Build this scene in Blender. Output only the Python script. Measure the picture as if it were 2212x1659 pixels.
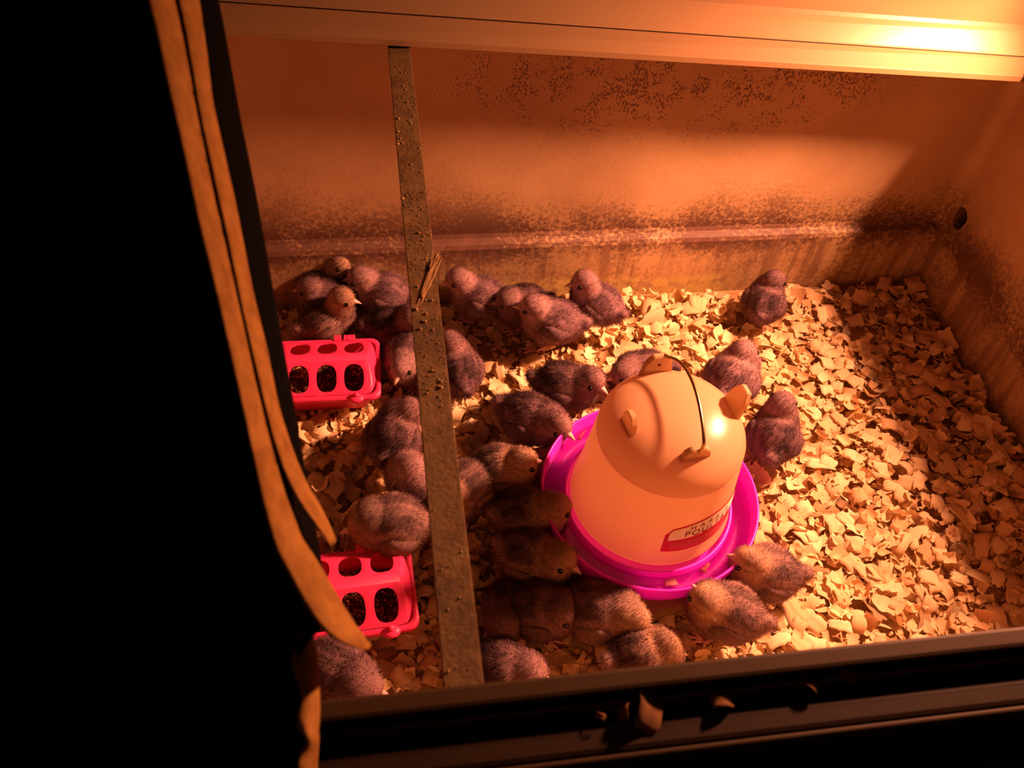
import bpy, bmesh, math, random
import numpy as np
from mathutils import Vector, Matrix, noise as mnoise

random.seed(7)
RNG = np.random.default_rng(7)
S = bpy.context.scene
COL = S.collection
for o in list(bpy.data.objects):
    bpy.data.objects.remove(o)

# ------------------------------------------------------------------ camera
RW = np.array([[0.98820185, -0.05642676, 0.14238374],
               [-0.13369603, -0.77133855, 0.6222236],
               [0.07471601, -0.63391865, -0.76978222]])   # rows: world axes seen in the camera
FPX, CX, CY = 1923.325, 1106.0, 829.5
H = 0.95138
cam_d = bpy.data.cameras.new('camera')
cam = bpy.data.objects.new('camera', cam_d)
COL.objects.link(cam)
m = Matrix.Identity(4)
for i in range(3):
    m[i][0] = RW[i, 0]; m[i][1] = -RW[i, 1]; m[i][2] = -RW[i, 2]
m[2][3] = H
cam.matrix_world = m
cam_d.sensor_fit = 'HORIZONTAL'
cam_d.sensor_width = 36.0
cam_d.lens = FPX / 2212 * 36.0
cam_d.clip_start = 0.02
cam_d.dof.use_dof = True
cam_d.dof.focus_distance = 1.08
cam_d.dof.aperture_fstop = (cam_d.lens / 1000) / 0.0034
S.camera = cam

# ------------------------------------------------------------------ world, exposure
S.view_settings.view_transform = 'Standard'
S.view_settings.look = 'None'
S.view_settings.gamma = 1.0
S.view_settings.use_curve_mapping = False
S.view_settings.exposure = 0.0
w = bpy.data.worlds.new('room_fill'); S.world = w
w.use_nodes = True
w.node_tree.nodes['Background'].inputs[0].default_value = (1.0, 0.36, 0.30, 1)  # faint warm fill added to lighten shade, standing in for the unseen room
w.node_tree.nodes['Background'].inputs[1].default_value = 0.032

LAMP = Vector((0.902, 0.765, 0.69))
LAMP_AIM = Vector((0.47, 0.45, 0.0))
LAMP_POWER = 186.0
LAMP_COLOR = (1.0, 0.36, 0.19)

# ------------------------------------------------------------------ pixel -> place
def ray(q):
    return RW @ np.array([q[0] - CX, q[1] - CY, FPX])
def onZ(q, z):
    d = ray(q); t = (z - H) / d[2]
    return Vector((d[0] * t, d[1] * t, z))
def onY(q, y):
    d = ray(q); t = y / d[1]
    return Vector((d[0] * t, y, H + d[2] * t))
def atD(q, depth):
    d = RW @ np.array([(q[0] - CX) / FPX, (q[1] - CY) / FPX, 1.0]) * depth
    return Vector((d[0], d[1], d[2] + H))

# ------------------------------------------------------------------ materials
MATS = {}
def mat(name, color=(.5, .5, .5), rough=.6, spec=.3, metal=0.0):
    mm = bpy.data.materials.new(name); mm.use_nodes = True
    b = mm.node_tree.nodes['Principled BSDF']
    b.inputs['Base Color'].default_value = (*color, 1)
    b.inputs['Roughness'].default_value = rough
    b.inputs['Specular IOR Level'].default_value = spec
    b.inputs['Metallic'].default_value = metal
    MATS[name] = mm
    return mm
class NT:
    def __init__(s, mm):
        s.t = mm.node_tree; s.b = s.t.nodes['Principled BSDF']; s.out = s.t.nodes['Material Output']
    def n(s, typ, **kw):
        nd = s.t.nodes.new(typ)
        for k, v in kw.items():
            if k.startswith('i_'):
                key = k[2:]
                nd.inputs[int(key) if key.isdigit() else key.replace('_', ' ')].default_value = v
            else:
                setattr(nd, k, v)
        return nd
    def l(s, a, b): s.t.links.new(a, b)
    def coord(s, scale=(1, 1, 1), which='Object'):
        tc = s.n('ShaderNodeTexCoord'); mp = s.n('ShaderNodeMapping'); mp.inputs['Scale'].default_value = scale
        s.l(tc.outputs[which], mp.inputs[0]); return mp.outputs[0]
    def noise(s, vec, scale, detail=4, rough=.55):
        nd = s.n('ShaderNodeTexNoise'); nd.inputs['Scale'].default_value = scale
        nd.inputs['Detail'].default_value = detail; nd.inputs['Roughness'].default_value = rough
        s.l(vec, nd.inputs['Vector']); return nd.outputs[0]
    def ramp(s, fac, stops):
        r = s.n('ShaderNodeValToRGB'); e = r.color_ramp.elements
        e[0].position, e[0].color = stops[0][0], (*stops[0][1], 1) if len(stops[0][1]) == 3 else stops[0][1]
        e[1].position, e[1].color = stops[1][0], (*stops[1][1], 1)
        for p, c in stops[2:]:
            x = e.new(p); x.color = (*c, 1)
        s.l(fac, r.inputs[0]); return r.outputs[0]
    def math(s, op, a, b=None, clamp=False):
        nd = s.n('ShaderNodeMath', operation=op); nd.use_clamp = clamp
        for i, v in enumerate((a, b)):
            if v is None: continue
            if isinstance(v, (int, float)): nd.inputs[i].default_value = v
            else: s.l(v, nd.inputs[i])
        return nd.outputs[0]
    def mix(s, fac, a, b, typ='MIX'):
        nd = s.n('ShaderNodeMix', data_type='RGBA', blend_type=typ)
        for i, v in ((0, fac), (6, a), (7, b)):
            if isinstance(v, (int, float)): nd.inputs[i].default_value = v
            elif isinstance(v, tuple): nd.inputs[i].default_value = (*v, 1)
            else: s.l(v, nd.inputs[i])
        return nd.outputs[2]
    def smooth(s, v, a, b):
        nd = s.n('ShaderNodeMapRange', interpolation_type='SMOOTHSTEP')
        nd.inputs[1].default_value = a; nd.inputs[2].default_value = b
        s.l(v, nd.inputs[0]); return nd.outputs[0]
    def bump(s, h, strength=.3, dist=.002):
        nd = s.n('ShaderNodeBump'); nd.inputs['Strength'].default_value = strength; nd.inputs['Distance'].default_value = dist
        s.l(h, nd.inputs['Height']); s.l(nd.outputs[0], s.b.inputs['Normal'])

def wall_material():
    mm = mat('stained_liner', (.5, .4, .25), .5, .3); t = NT(mm)
    v = t.coord(); sep = t.n('ShaderNodeSeparateXYZ'); t.l(v, sep.inputs[0])
    x, y, z = sep.outputs
    base = t.ramp(t.noise(v, 6, 5), [(.3, (.40, .255, .125)), (.7, (.56, .385, .195))])
    # grime band around the ledge and streaks under it
    fine = t.noise(v, 170, 8, .78)
    big = t.noise(v, 9, 4)
    band = t.math('SUBTRACT', t.smooth(z, .22, .09), t.math('MULTIPLY', t.smooth(z, .10, .05), .45))
    g = t.math('ADD', t.math('MULTIPLY', fine, .75), t.math('MULTIPLY', big, .45))
    g = t.math('ADD', g, t.math('MULTIPLY', band, .20))
    grime = t.smooth(g, .64, .82)
    grime = t.math('MULTIPLY', grime, t.math('ADD', t.math('MULTIPLY', band, .85), .22))
    st = t.noise(t.coord((60, 60, 5)), 1.0, 5, .6)
    low = t.smooth(z, .12, .085)
    streak = t.math('MULTIPLY', t.smooth(st, .46, .64), t.math('MULTIPLY', low, .7))
    c = t.mix(grime, base, (.11, .055, .036))
    c = t.mix(streak, c, (.19, .10, .06))
    # splatter of dark flecks high in the middle
    vo = t.n('ShaderNodeTexVoronoi'); vo.inputs['Scale'].default_value = 400; t.l(t.coord((1, 1, .62)), vo.inputs['Vector'])
    dx = t.math('DIVIDE', t.math('SUBTRACT', x, .40), .36); dz = t.math('DIVIDE', t.math('SUBTRACT', z, .35), .10)
    r2 = t.math('ADD', t.math('MULTIPLY', dx, dx), t.math('MULTIPLY', dz, dz))
    msk = t.smooth(r2, 1.25, .1)
    cl = t.noise(v, 38, 3)
    thr = t.math('MULTIPLY', t.math('ADD', msk, .13), t.smooth(cl, .30, .60))
    fleck = t.math('MULTIPLY', t.math('LESS_THAN', vo.outputs['Distance'], t.math('MULTIPLY', thr, .44)), .8)
    c = t.mix(fleck, c, (.10, .04, .035))
    # paler dust along the foot of the wall
    dxm = t.math('DIVIDE', t.math('SUBTRACT', x, .33), .26)
    dust = t.math('MULTIPLY', t.smooth(t.math('MULTIPLY', dxm, dxm), 1.0, .3), t.math('MULTIPLY', t.smooth(t.math('ADD', z, t.math('MULTIPLY', big, -.03)), .018, .004), t.smooth(t.noise(v, 60, 5), .35, .55)))
    c = t.mix(t.math('MULTIPLY', dust, .6), c, (.62, .52, .14))
    t.l(c, t.b.inputs['Base Color'])
    t.bump(fine, .35, .0015)
    return mm
wall_material()

def plastic_material(name, color, rough=.35, spec=.5, var=.06, trans=0.0):
    mm = mat(name, color, rough, spec); t = NT(mm)
    nz = t.noise(t.coord(), 18, 5)
    c = t.mix(nz, tuple(x * (1 - var) for x in color), tuple(min(1, x * (1 + var)) for x in color))
    t.l(c, t.b.inputs['Base Color'])
    if trans:
        tr = t.n('ShaderNodeBsdfTranslucent'); tr.inputs[0].default_value = (*color, 1)
        mx = t.n('ShaderNodeMixShader'); mx.inputs[0].default_value = trans
        t.l(t.b.outputs[0], mx.inputs[1]); t.l(tr.outputs[0], mx.inputs[2]); t.l(mx.outputs[0], t.out.inputs[0])
    t.bump(t.noise(t.coord(), 420, 2), .05, .0004)
    return mm
plastic_material('cream_trim', (.30, .185, .085), .30, .3, .05)
plastic_material('magenta_plastic', (.86, .028, .88), .35, .5, .03, .3)
plastic_material('pink_plastic', (.93, .055, .21), .38, .45, .03, .25)
plastic_material('jug_plastic', (.78, .60, .37), .33, .45, .02, .62)  # made paler, for light glowing through the water inside
plastic_material('jug_plastic_dimmed', (.62, .41, .23), .28, .5, .02, .45)  # same plastic, darkened in colour where no lit water glows through
plastic_material('dark_rim', (.055, .030, .010), .6, .15, .3)
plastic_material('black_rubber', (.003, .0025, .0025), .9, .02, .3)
plastic_material('rim_ledge', (.030, .016, .007), .6, .12, .4)
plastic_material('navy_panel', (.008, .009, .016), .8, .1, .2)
mat('brass_wire', (.55, .40, .16), .25, .5, 1.0)
mat('aluminium', (.8, .8, .8), .25, .5, 1.0)
mat('black_cavity', (.002, .002, .002), .95, 0)
mat('white_print', (.80, .74, .60), .6, .2)
mat('red_print', (.55, .012, .04), .5, .3)
mat('dark_print', (.16, .03, .02), .6, .2)
mat('pale_red_print', (.75, .22, .2), .6, .2)
mat('eye_black', (.004, .003, .003), .08, .6)
mat('beak_horn', (.62, .40, .36), .4, .4)
mat('dark_beak', (.42, .25, .24), .4, .4)
mat('leg_skin', (.72, .36, .42), .5, .35)
wm = mat('water', (.9, .5, .8), .03, .5)
NT(wm).b.inputs['Transmission Weight'].default_value = 1.0
bm_ = mat('bulb_glow', (1, .3, .1), .3)
NT(bm_).b.inputs['Emission Color'].default_value = (1, .25, .08, 1)
NT(bm_).b.inputs['Emission Strength'].default_value = 6.0

def foam_material():
    mm = mat('tan_foam', (.40, .22, .055), .9, .1); t = NT(mm)
    v = t.coord()
    c = t.ramp(t.noise(v, 55, 6, .65), [(.33, (.19, .085, .017)), (.62, (.31, .155, .034))])
    d = t.smooth(t.noise(v, 28, 3), .66, .74)
    c = t.mix(t.math('MULTIPLY', d, .7), c, (.10, .045, .015))
    t.l(c, t.b.inputs['Base Color']); t.bump(t.noise(v, 130, 6), .5, .002)
foam_material()

def lath_material():
    mm = mat('dusty_lath', (.2, .12, .04), .75, .25); t = NT(mm)
    v = t.coord()
    c = t.ramp(t.noise(v, 60, 8, .7), [(.35, (.105, .058, .018)), (.65, (.21, .125, .042))])
    dk = t.smooth(t.noise(v, 13, 5, .6), .53, .68)
    c = t.mix(t.math('MULTIPLY', dk, .6), c, (.06, .033, .012))
    t.l(c, t.b.inputs['Base Color']); t.bump(t.noise(v, 260, 6, .7), .6, .002)
lath_material()
mat('crumb', (.36, .22, .09), .9, .1)
mat('dark_crumb', (.16, .075, .03), .9, .1)

def attr_color_material(name, rough=.85, trans=.25, grain=False, rand=False):
    mm = mat(name, (.5, .5, .5), rough, .12); t = NT(mm)
    a = t.n('ShaderNodeAttribute', attribute_name='Col')
    c = a.outputs[0]
    if rand:
        oi = t.n('ShaderNodeObjectInfo')
        c = t.mix(t.smooth(oi.outputs['Random'], 0, 1), (.74, .50, .27), (.95, .80, .50))
    if grain:
        uv = t.n('ShaderNodeUVMap', uv_map='UV'); mp = t.n('ShaderNodeMapping'); mp.inputs['Scale'].default_value = (1.2, 22, 1)
        t.l(uv.outputs[0], mp.inputs[0])
        g = t.noise(mp.outputs[0], 1.0, 3)
        c = t.mix(t.smooth(g, .36, .66), t.mix(1.0, c, (.84, .77, .68), 'MULTIPLY'), c)
    t.l(c, t.b.inputs['Base Color'])
    if trans:
        tr = t.n('ShaderNodeBsdfTranslucent'); t.l(c, tr.inputs[0])
        mx = t.n('ShaderNodeMixShader'); mx.inputs[0].default_value = trans
        t.l(t.b.outputs[0], mx.inputs[1]); t.l(tr.outputs[0], mx.inputs[2]); t.l(mx.outputs[0], t.out.inputs[0])
    return mm
attr_color_material('down', .9, .42)
attr_color_material('shaving', .7, .18, True)
attr_color_material('shaving_single', .7, .18, True, True)
attr_color_material('feed', .85, 0)

def plank_material():
    mm = mat('plank_wood', (.4, .25, .12), .8, .15); t = NT(mm)
    c = t.ramp(t.noise(t.coord((8, 90, 30)), 1, 6), [(.3, (.24, .13, .055)), (.7, (.46, .29, .14))])
    t.l(c, t.b.inputs['Base Color']); t.bump(t.noise(t.coord((10, 200, 60)), 1, 5), .5, .002)
plank_material()

# ------------------------------------------------------------------ mesh helpers
def link(name, me, m=None, parent=None):
    o = bpy.data.objects.new(name, me); COL.objects.link(o)
    if m is not None and me is not None and not me.materials: me.materials.append(MATS[m])
    if parent is not None: o.parent = parent
    return o
def obj(name, bm, m, parent=None, smooth=False, bevel=0):
    if bevel:
        bmesh.ops.bevel(bm, geom=list(bm.edges), offset=bevel, segments=2, affect='EDGES', profile=.6)
    bmesh.ops.recalc_face_normals(bm, faces=bm.faces)
    me = bpy.data.meshes.new(name); bm.to_mesh(me); bm.free()
    if smooth: me.polygons.foreach_set('use_smooth', [True] * len(me.polygons))
    return link(name, me, m, parent)
def pydata(name, v, f, m, parent=None, smooth=False):
    me = bpy.data.meshes.new(name); me.from_pydata([tuple(p) for p in v], [], f); me.update()
    bm = bmesh.new(); bm.from_mesh(me); bmesh.ops.recalc_face_normals(bm, faces=bm.faces); bm.to_mesh(me); bm.free()
    if smooth: me.polygons.foreach_set('use_smooth', [True] * len(me.polygons))
    return link(name, me, m, parent)
def tag(o, label=None, cat=None, group=None, kind=None):
    if label: o['label'] = label
    if cat: o['category'] = cat
    if group: o['group'] = group
    if kind: o['kind'] = kind
    return o
def empty(name, loc, rz=0):
    o = bpy.data.objects.new(name, None); COL.objects.link(o)
    o.location = loc; o.rotation_euler = (0, 0, rz); o.empty_display_size = .02
    return o
def box(bm, a, b):
    a, b = Vector(a), Vector(b)
    vs = [bm.verts.new((x, y, z)) for x in (a.x, b.x) for y in (a.y, b.y) for z in (a.z, b.z)]
    for f in ((0, 1, 3, 2), (4, 6, 7, 5), (0, 4, 5, 1), (2, 3, 7, 6), (0, 2, 6, 4), (1, 5, 7, 3)):
        bm.faces.new([vs[i] for i in f])
def extrude_profile(bm, left, right):
    """two matching closed outlines joined into a solid"""
    n = len(left)
    a = [bm.verts.new(p) for p in left]; b = [bm.verts.new(p) for p in right]
    for i in range(n):
        j = (i + 1) % n
        bm.faces.new((a[i], a[j], b[j], b[i]))
    bm.faces.new(a); bm.faces.new(b[::-1])
def tube(bm, pts, rads, seg=8, cap=True):
    pts = [Vector(p) for p in pts]; n = len(pts)
    if not hasattr(rads, '__len__'): rads = [rads] * n
    rings = []; up = None
    for i, p in enumerate(pts):
        d = (pts[min(i + 1, n - 1)] - pts[max(i - 1, 0)]).normalized()
        if up is None:
            up = d.orthogonal().normalized()
        up = (up - d * up.dot(d)).normalized(); sd = d.cross(up)
        rings.append([bm.verts.new(p + (up * math.cos(2 * math.pi * k / seg) + sd * math.sin(2 * math.pi * k / seg)) * rads[i]) for k in range(seg)])
    for i in range(n - 1):
        for k in range(seg):
            j = (k + 1) % seg
            bm.faces.new((rings[i][k], rings[i][j], rings[i + 1][j], rings[i + 1][k]))
    if cap:
        bm.faces.new(rings[0][::-1]); bm.faces.new(rings[-1])
def lathe(bm, prof, seg=64, closed=False):
    rings = []
    for r, z in prof:
        if r < 1e-6: rings.append([bm.verts.new((0, 0, z))])
        else: rings.append([bm.verts.new((r * math.cos(2 * math.pi * k / seg), r * math.sin(2 * math.pi * k / seg), z)) for k in range(seg)])
    pairs = list(zip(rings, rings[1:])) + ([(rings[-1], rings[0])] if closed else [])
    for a, b in pairs:
        for k in range(seg):
            j = (k + 1) % seg
            if len(a) == 1 and len(b) > 1: bm.faces.new((a[0], b[j], b[k]))
            elif len(b) == 1 and len(a) > 1: bm.faces.new((a[k], a[j], b[0]))
            elif len(a) > 1: bm.faces.new((a[k], a[j], b[j], b[k]))
def ellipsoid(bm, c, r, rot=None, seg=16, rings=10):
    mtx = Matrix.Translation(Vector(c)) @ (rot.to_4x4() if rot else Matrix.Identity(4)) @ Matrix.Diagonal((*r, 1))
    bmesh.ops.create_uvsphere(bm, u_segments=seg, v_segments=rings, radius=1, matrix=mtx)
def face_dir(d, up=(0, 0, 1)):
    """rotation whose +x points along d"""
    x = Vector(d).normalized(); u = Vector(up)
    y = u.cross(x).normalized(); z = x.cross(y)
    return Matrix((x, y, z)).transposed()

# ------------------------------------------------------------------ the box itself
RZ = 0.4367           # height of the rim above the bedding
XL, XR, YF, YB = -0.52, 0.862, 0.16, 0.96
LIPR = 0.808

bm = bmesh.new(); box(bm, (XL - .03, YF - .03, -.08), (XR + .03, YB + .03, -.035))
tag(obj('floor', bm, 'stained_liner'), 'box floor under the wood shavings', None, None, 'structure')

prof = [(YB, .60), (YB, .108), (YB - .003, .102), (YB - .013, .098), (YB - .016, .092), (YB - .016, -.04), (YB + .04, -.04), (YB + .04, .60)]
bm = bmesh.new(); extrude_profile(bm, [(XL - .03, y, z) for y, z in prof], [(XR + .03, y, z) for y, z in prof])
tag(obj('wall_back', bm, 'stained_liner'), 'stained plastic back wall with a ledge near the bedding', None, None, 'structure')

def wall_with_hole():
    bm = bmesh.new()
    hc = (.9275, .137); n = 32
    lo, hi = (YF, -.04), (YB - .004, .60)
    for x in (XR, XR + .025):
        pass
    rings = {}
    for x in (XR, XR + .025):
        ins, outs = [], []
        for k in range(n):
            a = 2 * math.pi * k / n; ca, sa = math.cos(a), math.sin(a)
            wob = 1 + .06 * math.sin(3 * a + 1) + .04 * math.sin(5 * a)
            ins.append(bm.verts.new((x, hc[0] + .0165 * ca * wob, hc[1] + .0175 * sa * wob)))
            t = min(((hi[0] - hc[0]) / ca if ca > 1e-6 else (lo[0] - hc[0]) / ca if ca < -1e-6 else 9),
                    ((hi[1] - hc[1]) / sa if sa > 1e-6 else (lo[1] - hc[1]) / sa if sa < -1e-6 else 9))
            outs.append(bm.verts.new((x, hc[0] + ca * t, hc[1] + sa * t)))
        rings[x] = (ins, outs)
        cs = [(hi[0], hi[1]), (lo[0], hi[1]), (lo[0], lo[1]), (hi[0], lo[1])]
        for k in range(n):
            j = (k + 1) % n
            p, q = outs[k].co, outs[j].co
            bm.faces.new((ins[k], outs[k], outs[j], ins[j]))
            if abs(p.y - q.y) > 1e-6 and abs(p.z - q.z) > 1e-6:
                c = min(cs, key=lambda c: abs(c[0] - (p.y if abs(p.y - hi[0]) < 1e-6 or abs(p.y - lo[0]) < 1e-6 else q.y)) + abs(c[1] - (p.z if abs(p.z - hi[1]) < 1e-6 or abs(p.z - lo[1]) < 1e-6 else q.z)))
                cv = bm.verts.new((x, c[0], c[1])); bm.faces.new((outs[k], cv, outs[j]))
    a, b = rings[XR][0], rings[XR + .025][0]
    for k in range(n):
        j = (k + 1) % n
        bm.faces.new((a[k], a[j], b[j], b[k]))
    return bm
wr = obj('wall_right', wall_with_hole(), 'stained_liner')
tag(wr, 'stained right wall with a round drain hole', None, None, 'structure')
bm = bmesh.new(); box(bm, (XR + .026, .89, .10), (XR + .06, .965, .175))
obj('hole_cavity', bm, 'black_cavity', wr)
# cove in the back right corner
bm = bmesh.new(); r = .022; arc = [(XR - r + r * math.cos(a), YB - r + r * math.sin(a)) for a in [i * math.pi / 16 for i in range(9)]] + [(XR, YB)]
extrude_profile(bm, [(x, y, .0995) for x, y in arc], [(x, y, .598) for x, y in arc])
tag(obj('trim_1', bm, 'stained_liner', smooth=False), 'rounded corner between back and right wall', None, None, 'structure')

bm = bmesh.new(); box(bm, (XL - .03, YF, -.04), (XL, YB, .40))
tag(obj('wall_left', bm, 'stained_liner'), 'stained left wall under the lid', None, None, 'structure')
bm = bmesh.new(); box(bm, (XL - .03, YF - .03, -.04), (XR + .03, YF, RZ - .03))
tag(obj('wall_front', bm, 'stained_liner'), 'front wall below the dark rim', None, None, 'structure')

# cream trim along the back, its lip hanging over the back wall
def trim_pts(qa, qb, y, xa=-.56, xb=1.02):
    a, b = onY(qa, y), onY(qb, y); s = (b.z - a.z) / (b.x - a.x)
    return a.z + s * (xa - a.x), a.z + s * (xb - a.x)
yl = .89
e = trim_pts((490, 78), (2212, 177), yl)
c1 = trim_pts((490, 4), (2212, 121), yl + .015)
c2 = trim_pts((490, -72), (2212, 52), yl + .045)
pr = lambda i, x: [(x, yl + .004, e[i] - .003), (x, yl, e[i]), (x, yl + .001, e[i] + .006), (x, yl + .0022, e[i] + .0075),
                   (x, yl + .015, c1[i]), (x, yl + .0165, c1[i] + .001), (x, yl + .040, c2[i] - .004), (x, yl + .043, c2[i]),
                   (x, yl + .075, c2[i] + .10), (x, yl + .12, c2[i] + .10), (x, yl + .12, e[i] + .02), (x, yl + .06, e[i] + .004)]
bm = bmesh.new(); extrude_profile(bm, pr(0, -.56), pr(1, 1.02))
tr = tag(obj('trim_2', bm, 'cream_trim'), 'glossy cream plastic trim along the back rim', None, None, 'structure')
b = bmesh.new(); tube(b, [(-.55, yl + .0148, c1[0] - .0004), (1.01, yl + .0148, c1[1] - .0004)], .0007, 6); obj('seam', b, 'rim_ledge', tr)
# right rim
bm = bmesh.new(); box(bm, (LIPR, YF - .02, RZ - .035), (1.02, yl + .02, RZ - .012))
tag(obj('trim_3', bm, 'cream_trim', bevel=.003), 'rim along the right side', None, None, 'structure')
# front rim, three stepped strips
def strip(y0, y1, z0, z1): 
    k = (H - RZ) / (H - .4367); b = bmesh.new(); box(b, (-.62, y0 * k, z0), (1.05, y1 * k, z1)); return b
fr = tag(obj('trim_4', strip(.1795, .1925, RZ - .035, RZ), 'dark_rim', bevel=.0025), 'dark front rim with ribbed rubber seal', None, None, 'structure')
obj('seal_groove', strip(.1475, .1797, RZ - .034, RZ - .013), 'black_rubber', fr)
obj('seal_bead', strip(.1728, .1750, RZ - .02, RZ - .004), 'dark_rim', fr, bevel=.0008)
obj('rim_ledge', strip(.1475, .1630, RZ - .03, RZ - .009), 'rim_ledge', fr, bevel=.003)
obj('seal_bead', strip(.1425, .1455, RZ - .04, RZ - .006), 'dark_rim', fr, bevel=.001)
obj('front_panel', strip(.118, .1422, -.3, RZ - .02), 'navy_panel', fr, bevel=.008)

# ------------------------------------------------------------------ shavings
def flake(L, W, curl, nu=5, nv=3, jag=.25, rng=RNG):
    """curled sheet: points and quads"""
    P = []; ja = rng.uniform(-jag, jag, nv + 1); jb = rng.uniform(-jag, jag, nv + 1); wob = rng.uniform(.78, 1.08, nu + 1) * np.interp(np.linspace(0, 1, nu + 1), [0, .25, .75, 1], [rng.uniform(.62, 1.2), 1, 1, rng.uniform(.62, 1.2)])
    for i in range(nu + 1):
        for j in range(nv + 1):
            s = i / nu - .5; t = j / nv - .5
            s2 = s + (ja[j] * max(0, -s) + jb[j] * max(0, s))
            a = s2 * curl
            x = (math.sin(a) / curl if abs(curl) > .05 else s2) * L
            z = ((1 - math.cos(a)) / curl if abs(curl) > .05 else 0) * L
            P.append((x, t * W * wob[i], -z + .12 * W * t * t * 2))
    F = [(i * (nv + 1) + j, i * (nv + 1) + j + 1, (i + 1) * (nv + 1) + j + 1, (i + 1) * (nv + 1) + j) for i in range(nu) for j in range(nv)]
    UV = [(i / nu, j / nv) for i in range(nu + 1) for j in range(nv + 1)]
    return np.array(P), np.array(F), np.array(UV)
def build_mesh(name, V, F, cols=None, uvs=None):
    me = bpy.data.meshes.new(name)
    me.vertices.add(len(V)); me.vertices.foreach_set('co', np.asarray(V, np.float32).ravel())
    k = F.shape[1]
    me.loops.add(F.size); me.loops.foreach_set('vertex_index', F.astype(np.int32).ravel())
    me.polygons.add(len(F)); me.polygons.foreach_set('loop_start', np.arange(0, F.size, k, dtype=np.int32))
    me.polygons.foreach_set('loop_total', np.full(len(F), k, np.int32))
    me.polygons.foreach_set('use_smooth', np.ones(len(F), bool))
    me.update(calc_edges=True)
    if cols is not None:
        a = me.attributes.new('Col', 'FLOAT_COLOR', 'POINT')
        a.data.foreach_set('color', np.concatenate([cols, np.ones((len(cols), 1))], 1).astype(np.float32).ravel())
    if uvs is not None:
        u = me.uv_layers.new(name='UV'); u.data.foreach_set('uv', uvs[F.ravel()].astype(np.float32).ravel())
    return me
def rots(n, tilt):
    yaw = RNG.uniform(0, 2 * np.pi, n); rx = RNG.normal(0, tilt, n); ry = RNG.normal(0, tilt, n)
    cz, sz, cx, sx, cy, sy = np.cos(yaw), np.sin(yaw), np.cos(rx), np.sin(rx), np.cos(ry), np.sin(ry)
    Rz = np.zeros((n, 3, 3)); Rz[:, 0, 0] = cz; Rz[:, 0, 1] = -sz; Rz[:, 1, 0] = sz; Rz[:, 1, 1] = cz; Rz[:, 2, 2] = 1
    Rx = np.zeros((n, 3, 3)); Rx[:, 0, 0] = 1; Rx[:, 1, 1] = cx; Rx[:, 1, 2] = -sx; Rx[:, 2, 1] = sx; Rx[:, 2, 2] = cx
    Ry = np.zeros((n, 3, 3)); Ry[:, 1, 1] = 1; Ry[:, 0, 0] = cy; Ry[:, 0, 2] = sy; Ry[:, 2, 0] = -sy; Ry[:, 2, 2] = cy
    return Rz @ Rx @ Ry
protos = [flake(RNG.uniform(.018, .036), RNG.uniform(.012, .025), RNG.uniform(.3, 3.2) * RNG.choice([-1, 1], p=[.3, .7]), 7, 4, .22) for _ in range(40)]
protos += [flake(RNG.uniform(.006, .015), RNG.uniform(.003, .009), RNG.uniform(.3, 2.5), 3, 2, .3) for _ in range(36)]
protos += [flake(RNG.uniform(.015, .025), RNG.uniform(.004, .008), RNG.uniform(1.5, 5.0), 8, 2) for _ in range(10)]
N = 16500
allV, allF, allC, allU = [], [], [], []; base = 0
which = RNG.integers(0, len(protos), N)
WC0, WC1 = np.array([.72, .47, .24]), np.array([.95, .80, .50])
def bed_z(x, y):
    return .006 * np.sin(x * 9 + 1) * np.cos(y * 11) + .012 * np.clip((x - .70) / .16, 0, 1) + .010 * np.clip((y - .88) / .06, 0, 1) * np.clip((x - .15) / .2, 0, 1)
for k, (P, F, U) in enumerate(protos):
    idx = np.where(which == k)[0]; n = len(idx)
    if not n: continue
    x = RNG.uniform(XL + .02, XR - .012, n); y = RNG.uniform(YF + .06, YB - .03, n)
    z = RNG.uniform(-.020, .002, n) + bed_z(x, y)
    sc = RNG.uniform(.55, 1.15, n)
    V = np.einsum('nij,pj->npi', rots(n, .38), P) * sc[:, None, None]
    V += np.stack([x, y, z], 1)[:, None, :]
    V[:, :, 0] = np.minimum(V[:, :, 0], XR - .002); V[:, :, 1] = np.minimum(V[:, :, 1], YB - .019)
    mixv = RNG.beta(1.6, 1.3, n)[:, None]
    col = (WC0 * (1 - mixv) + WC1 * mixv)
    dark = RNG.uniform(0, 1, n) < .06
    col[dark] *= .5
    m_ = len(P)
    allF.append((F[None] + (base + np.arange(n) * m_)[:, None, None]).reshape(-1, 4)); base += n * m_
    allV.append(V.reshape(-1, 3)); allC.append(np.repeat(col, m_, 0)); allU.append(np.tile(U, (n, 1)) + np.repeat(RNG.uniform(0, 30, (n, 2)), m_, 0))
me = build_mesh('wood_shavings', np.concatenate(allV), np.concatenate(allF), np.concatenate(allC), np.concatenate(allU))
tag(link('wood_shavings', me, 'shaving'), 'deep bed of pale curled wood shavings covering the box floor', 'wood shavings', None, 'stuff')
bm = bmesh.new(); box(bm, (XL, YF, -.034), (XR, YB - .017, -.012))
bed = tag(obj('bedding_base', bm, 'plank_wood'), 'packed lower layer of bedding beneath the loose shavings', 'bedding', None, 'stuff')

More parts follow.
